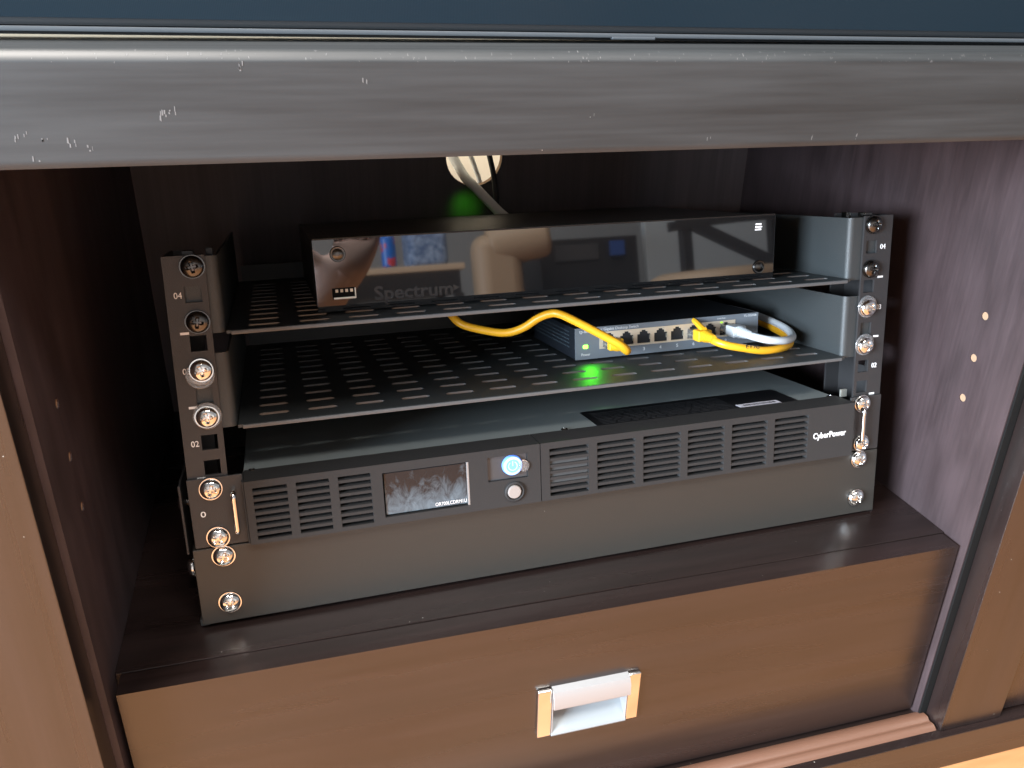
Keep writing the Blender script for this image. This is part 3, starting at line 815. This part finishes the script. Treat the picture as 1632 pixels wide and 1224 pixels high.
# ================================================================== NETWORK SWITCH
sw = thing('network_switch', 'small dark blue eight port network switch on the lower shelf', 'network switch', (107, 120, 75.6))
swc = part('case', Bm().box(28.4, 186.2, 71, 172, 77.0, 101.2, 0.6), M['navy'], sw)
for x in (45, 170):
    for y in (85, 158):
        part('foot', Bm().cyl((x, y, 75.7), (x, y, 77.1), 5, seg=14), M['case_black'], sw)
PX = [56.4 + 14.4 * k for k in range(8)]
cells = [(x - 6.9, x + 6.9, 84.6, 96.9, [(x - 5.6, 85.4), (x + 5.6, 85.4), (x + 5.6, 92.6), (x + 3.6, 92.6), (x + 3.6, 94.6), (x + 1.9, 94.6), (x + 1.9, 95.8), (x - 1.9, 95.8), (x - 1.9, 94.6), (x - 3.6, 94.6), (x - 3.6, 92.6), (x - 5.6, 92.6)]) for x in PX]
face_cells = [(48.0, 165.4, 84.0, 97.2, [(48.01, 84.01), (165.39, 84.01), (165.39, 97.19), (48.01, 97.19)])]
ff = part('face_plate', Bm().plate(28.4, 186.3, 76.9, 101.3, 70, 70.95, face_cells, lambda u, v, w: (u, w, v)), M['slate'], sw, 20)
pb = part('port_block', Bm().plate(48.05, 165.35, 84.05, 97.15, 69.6, 80.0, cells, lambda u, v, w: (u, w, v)), M['port_metal'], sw, 20)
part('port_back', Bm().box(48.1, 165.3, 80.1, 80.8, 84.1, 97.1), M['black_void'], sw)
tm = mesh_of(Bm().box(-5.5, 5.5, 0, 9.8, -5.0, 2.3), M['black_void'], 'port_cavity')
for i, x in enumerate(PX):
    # dark lining and contact tongue of each socket
    lin = Bm()
    for w in (-5.55, 5.4): lin.box(x + w, x + w + 0.15, 70.6, 79.9, 85.5, 92.5)
    lin.box(x - 5.3, x + 5.3, 70.6, 79.9, 85.45, 85.6)
    part('port_lining', lin, M['black_void'], pb, 0)
    part('port_contact', Bm().box(x + 5.0, x + 5.35, 69.9, 72.5, 88.0, 91.4), M['contact'], pb, 0)
    part('port_led', Bm().box(x - 5.4, x - 3.3, 69.45, 69.7, 95.2, 96.5), M['led_lime'] if i == 7 else M['port_metal'], pb, 0)
    if i not in (0,):
        text_part('port_number', str(i + 1), 3.6, M['white_print'], ff, (x + (14.4 - 14.4) - 1, 69.93, 79.6), 1.7, depth=0.05)
part('power_led', Bm().box(34.6, 38.6, 69.2, 70.3, 85.4, 88.2, 0.6), M['led_green'], sw)
text_part('lettering', 'Power', 3.0, M['white_print'], ff, (33.0, 69.93, 79.7), 7.2, depth=0.05)
text_part('lettering', '8-Port Gigabit Desktop Switch', 3.0, M['white_print'], ff, (42.6, 69.93, 98.2), 38, depth=0.05)
text_part('lettering', 'tp-link', 3.6, M['white_print'], ff, (31.6, 69.93, 97.4), 9.0, depth=0.05)
text_part('lettering', 'TL-SG108', 2.4, M['white_print'], ff, (173.0, 69.93, 98.6), 11.6, depth=0.05)
text_part('lettering', 'Link/Act', 1.7, M['white_print'], ff, (149.0, 69.93, 98.6), 7.2, depth=0.05)
# dotted side vents of the case
vb = Bm()
for r_ in range(5):
    for c_ in range(26):
        y, z = 84 + c_ * 3.2, 84.5 + r_ * 3.0
        vb.box(28.25, 28.42, y, y + 1.3, z, z + 0.9)
part('vent_dots', vb, plain('vent_dot_edge', (0.06, 0.085, 0.10), 0.5), swc, 0, kind='stuff')

# ================================================================== CABLES
def plug_and_boot(t, x, y0, z, L, boot_mat, tilt=0.0, tab=True):
    part('plug', Bm().box(x - 5.6, x + 5.6, y0 - 9, y0 + 8, z - 4.0, z + 3.2, 0.5), M['clear'], t)
    part('plug_wires', Bm().box(x - 4.2, x + 4.2, y0 - 8.4, y0 + 6, z - 2.0, z - 0.6, 0.2), M['contact'], t)
    b = Bm().box(x - 5.9, x + 5.9, y0 - 9 - L * .45, y0 - 8.6, z - 4.6, z + 4.2, 1.3, 3)
    for k in range(5):
        y = y0 - 9 - L * .45 - k * L * .11
        rr = 5.0 - 0.42 * k
        b.cyl((x, y + 0.5, z - 0.2), (x, y - L * .07, z - 0.2), rr, rr * 0.94, 16)
        b.cyl((x, y - L * .07 + .1, z - 0.2), (x, y - L * .11 - .3, z - 0.2), rr * .78, rr * .78, 16)
    if tab:
        b.tube([(x, y0 - 16, z + 4.0), (x, y0 - 11, z + 5.6), (x, y0 - 4, z + 8.2), (x, y0 + 1.0, z + 9.4)], lambda q: 2.7 - 0.7 * q, 8, 5)
    part('boot', b, boot_mat, t, 40)
c1 = thing('ethernet_cable', 'yellow network cable arching over the switch corner into its first port', 'cable', (10, 70, 80), group='network cables plugged in the switch')
plug_and_boot(c1, 56.4, 70, 89.2, 12, M['yellow_boot'], tab=False)
part('sheath', Bm().tube([(-72, 112, 126), (-67, 103, 121), (-62.5, 95, 117.2), (-55.8, 86, 109.8), (-41.9, 79, 105.3), (-26.1, 72, 102.8), (-14.2, 66, 106.3), (-4.3, 60, 113.6), (3, 54, 117.3), (8.9, 49, 117.3), (22, 42, 110.3), (38.4, 35, 100.4), (47.8, 31, 94.6), (53.2, 31.5, 90.2), (55.6, 36.5, 88.2), (56.4, 46, 88.8), (56.4, 55, 89)], 3.0, 14, 8), M['yellow'], c1, 60)
c2 = thing('ethernet_cable', 'yellow network cable looping back from the sixth port round the switch end', 'cable', (180, 50, 80), group='network cables plugged in the switch')
plug_and_boot(c2, 128.4, 70, 90.2, 22, M['yellow_boot'])
part('sheath', Bm().tube([(128.4, 50, 90), (128.8, 44, 89), (131, 37, 87.4), (136.5, 31.5, 85.6), (146, 28, 83.6), (163, 26.5, 80.2), (181.4, 30, 79.7), (196, 40, 80.2), (205, 58, 82.2), (207, 78, 84.8), (206, 95, 87), (203, 115, 88), (195, 140, 90), (180, 180, 92)], 3.0, 14, 8), M['yellow'], c2, 60)
text_part('print_mark', 'E170', 4.0, M['ink'], c2, (147, 24.6, 83.8), 11, rot=(math.radians(65), math.radians(8), math.radians(-4)), depth=0.05)
c3 = thing('ethernet_cable', 'pale grey network cable looping back from the last port beside the switch', 'cable', (180, 50, 84), group='network cables plugged in the switch')
plug_and_boot(c3, 157.2, 70, 91.2, 26, M['grey_boot'], tab=False)
part('sheath', Bm().tube([(157.2, 46, 91), (157.6, 38, 90.6), (159.5, 30, 90), (166, 23.5, 88.6), (181, 25, 86.6), (195, 36, 85.8), (204.5, 54, 87), (207.5, 72, 89), (207, 90, 91), (203, 112, 93.5), (194, 145, 95), (176, 185, 96)], 3.0, 14, 8), M['grey_cable'], c3, 60)
c4 = thing('power_cord', 'thick pale grey cord coming through the cable hole behind the cable box', 'cord', (-5, 300, 150), 'cab')
part('sheath', Bm().tube([(-38, 372, 246), (-29, 352, 212), (-22, 336, 187), (-15, 322, 171), (-9.5, 309, 160), (-2, 294, 152), (8, 282, 141), (18, 272, 131), (34, 262, 120)], 4.6, 14, 8), plain('pale_power_cord', (0.86, 0.86, 0.80), 0.4), c4, 60)
c5 = thing('video_cable', 'thin black cable hanging straight down in front of the cable hole', 'cable', (15, 295, 150), 'cab')
part('sheath', Bm().tube([(8, 350, 235), (12, 325, 200), (14.5, 309, 178), (15.6, 298, 163), (15.8, 292, 150), (15.7, 284, 135), (17, 275, 118)], 2.6, 12, 6), M['black_cable'], c5, 60)
c6 = thing('phone_cord', 'thin white cord hanging behind the cable hole in the back board', 'cord', (0, 340, 150), 'cab')
part('sheath', Bm().tube([(-9, 336, 250), (-7, 334, 215), (-2, 332, 185), (5, 330, 165), (11, 330, 140), (12, 330, 60)], 2.3, 12, 6), plain('white_cord', (0.8, 0.85, 0.85), 0.4), c6, 60)

# leds light what stands next to them
def led(name, frame_pt, aim, power, col, r=0.0015, cone=150):
    d = bpy.data.lights.new(name, 'SPOT'); d.energy = power; d.color = col; d.shadow_soft_size = r
    d.spot_size = math.radians(cone); d.spot_blend = 1.0
    o = bpy.data.objects.new(name, d); COL.objects.link(o); o.location = rack_pt(frame_pt) * MM
    o.rotation_euler = (rack_pt(aim) - rack_pt(frame_pt)).to_track_quat('-Z', 'Y').to_euler()
led('power_led_light', (36.6, 60.0, 88.0), (36.6, 44.0, 75.6), 0.05, (0.08, 1.0, 0.02), cone=125)
led('rear_led_light', (-3.0, 252, 186.0), (-3.0, 279, 188), 0.014, (0.10, 1.0, 0.02), cone=84)

# ================================================================== what the glossy front mirrors (stands behind the camera)
fl = -258.0
t = thing('side_table', 'low beige topped side table mirrored in the glossy box front', 'table', (300, -2450, fl), 'cab')
part('top', Bm().box(80, 560, -2760, -2390, 322, 346, 4), M['pale_top'], t)
part('apron', Bm().box(100, 540, -2740, -2395, 235, 321.5, 2), M['dark_wood_prop'], t)
for x in (110, 510):
    for y in (-2730, -2410):
        part('leg', Bm().box(x, x + 36, y, y + 30, fl + .5, 234.5, 3), M['dark_wood_prop'], t)
t = thing('drink_can', 'blue and red drink can mirrored left of centre in the box front', 'can', (284, -2420, 346.5), 'cab')
b = Bm().lathe([(22, 0), (26, 5), (27, 10), (27, 104), (24, 112), (22, 114)], 24); b.b.transform(Matrix.Translation((284, -2420, 346.6)))
part('body', b, M['can'], t, 50)
t = thing('towel', 'mottled blue folded towel mirrored beside the can in the box front', 'towel', (440, -2600, 347), 'cab')
part('fold', Bm().box(385, 545, -2720, -2560, 347, 520, 30, 4), M['towel'], t, 60)
t = thing('armchair', 'tan leather armchair with rolled back mirrored in the box front', 'armchair', (740, -2350, fl), 'cab')
part('seat', Bm().box(590, 960, -2700, -2300, fl + 60, 160, 30, 4), M['tan'], t, 60)
part('backrest', Bm().cyl((650, -2380, 395), (880, -2330, 425), 85, 80, 28, bev=25), M['tan'], t, 60)
part('back_cushion', Bm().box(585, 770, -2440, -2300, 150, 440, 55, 5), M['tan'], t, 60)
for x in (600, 910):
    part('foot', Bm().box(x, x + 40, -2340, -2305, fl + .5, fl + 60, 4), M['dark_wood_prop'], t)
t = thing('dresser', 'dark low dresser mirrored right of centre in the box front', 'dresser', (1100, -2600, fl), 'cab')
part('carcass', Bm().box(900, 1330, -2900, -2500, fl + 40, 420, 5), M['dark_wood_prop'], t)
part('drawer_front', Bm().box(960, 1150, -2499, -2490, 330, 395, 3), M['dark_cloth'], t)
part('box_front', Bm().box(1200, 1262, -2499, -2480, 340, 400, 3), plain('blue_box_card', (0.03, 0.09, 0.35), 0.6), t)
for x in (920, 1270):
    part('foot', Bm().box(x, x + 40, -2560, -2520, fl + .5, fl + 39, 4), M['dark_wood_prop'], t)
t = thing('trestle', 'dark crossed leg trestle against a pale wall mirrored at the right of the box front', 'trestle', (1500, -2150, fl), 'cab')
b = Bm(); b.tube([(1330, -2150, 440), (1500, -2120, 345), (1720, -2080, 225)], 27, 4, 6); part('brace', b, M['dark_wood_prop'], t, 0)
b = Bm(); b.tube([(1290, -2150, 405), (1500, -2120, 420), (1760, -2080, 425)], 24, 4, 6); part('rail', b, M['dark_wood_prop'], t, 0)
for x in (1335, 1720):
    part('leg', Bm().box(x, x + 40, -2170, -2130, fl + .5, 440, 4), M['dark_wood_prop'], t)
t = thing('pale_backdrop', 'pale panel standing in for the bright backdrop behind the trestle, mirrored in the box front', 'backdrop panel', (1700, -2500, fl), 'cab')  # added panel in place of the bright window area behind the trestle
part('panel', Bm().box(1380, 2600, -2560, -2520, fl + 2, 900, 4), plain('pale_panel', (0.46, 0.51, 0.55), 0.8), t)
t = thing('ottoman', 'round tan ottoman mirrored low at the right of the box front', 'ottoman', (1200, -1900, fl), 'cab')
part('cushion', Bm().cyl((1330, -1900, fl + 80), (1330, -1900, 222), 260, 240, 40, bev=40), M['tan'], t, 60)
for k in range(4):
    a = math.pi / 4 + k * math.pi / 2
    part('foot', Bm().cyl((1330 + 170 * math.cos(a), -1900 + 170 * math.sin(a), fl + .5), (1330 + 170 * math.cos(a), -1900 + 170 * math.sin(a), fl + 85), 18, 22, 12), M['dark_wood_prop'], t, 40)

# the photographer's hand below the camera, mirrored in the box front
def skin_hand():
    V, E, R = [], [], []
    def add(p, r, frm=None):
        V.append(p); R.append(r)
        if frm is not None: E.append((frm, len(V) - 1))
        return len(V) - 1
    w = add((-112, -450, 170), 33)                       # wrist (root)
    f1 = add((-150, -500, 110), 33, w); f2 = add((-185, -570, 20), 40, f1); add((-215, -640, -60), 44, f2)
    p1 = add((-92, -444, 190), 35, w); p2 = add((-74, -440, 212), 34, p1)
    for k, (dx, L) in enumerate(((-24, 60), (-8, 68), (9, 64), (24, 50))):
        a = add((-70 + dx * .9, -442 - abs(dx) * .1, 226), 9.6, p2)
        c = add((-72 + dx, -436, 226 + L * .45), 8.8, a)
        d = add((-80 + dx, -444, 226 + L * .72), 8.2, c)
        add((-84 + dx, -454, 226 + L * .85), 7.4, d)
    a = add((-122, -436, 200), 14, p1); c = add((-140, -432, 220), 11.5, a); add((-152, -436, 240), 9.5, c)
    me = bpy.data.meshes.new('hand'); me.from_pydata([Vector(p) * MM for p in V], E, [])
    o = bpy.data.objects.new('tmp_hand', me); COL.objects.link(o)
    o.modifiers.new('skin', 'SKIN'); sub = o.modifiers.new('sub', 'SUBSURF'); sub.levels = 2; sub.render_levels = 2
    for i, sv in enumerate(me.skin_vertices[0].data):
        sv.radius = (R[i] * MM, R[i] * MM * 0.8); sv.use_root = (i == 0)
    dg = bpy.context.evaluated_depsgraph_get()
    m2 = bpy.data.meshes.new_from_object(o.evaluated_get(dg))
    bpy.data.objects.remove(o)
    m2.polygons.foreach_set('use_smooth', [True] * len(m2.polygons))
    m2.materials.clear(); m2.materials.append(M['skin'])
    h = bpy.data.objects.new('person', m2); COL.objects.link(h)
    h['label'] = 'bare hand and forearm of a person mirrored at the left of the glossy box front'; h['category'] = 'person'
skin_hand()
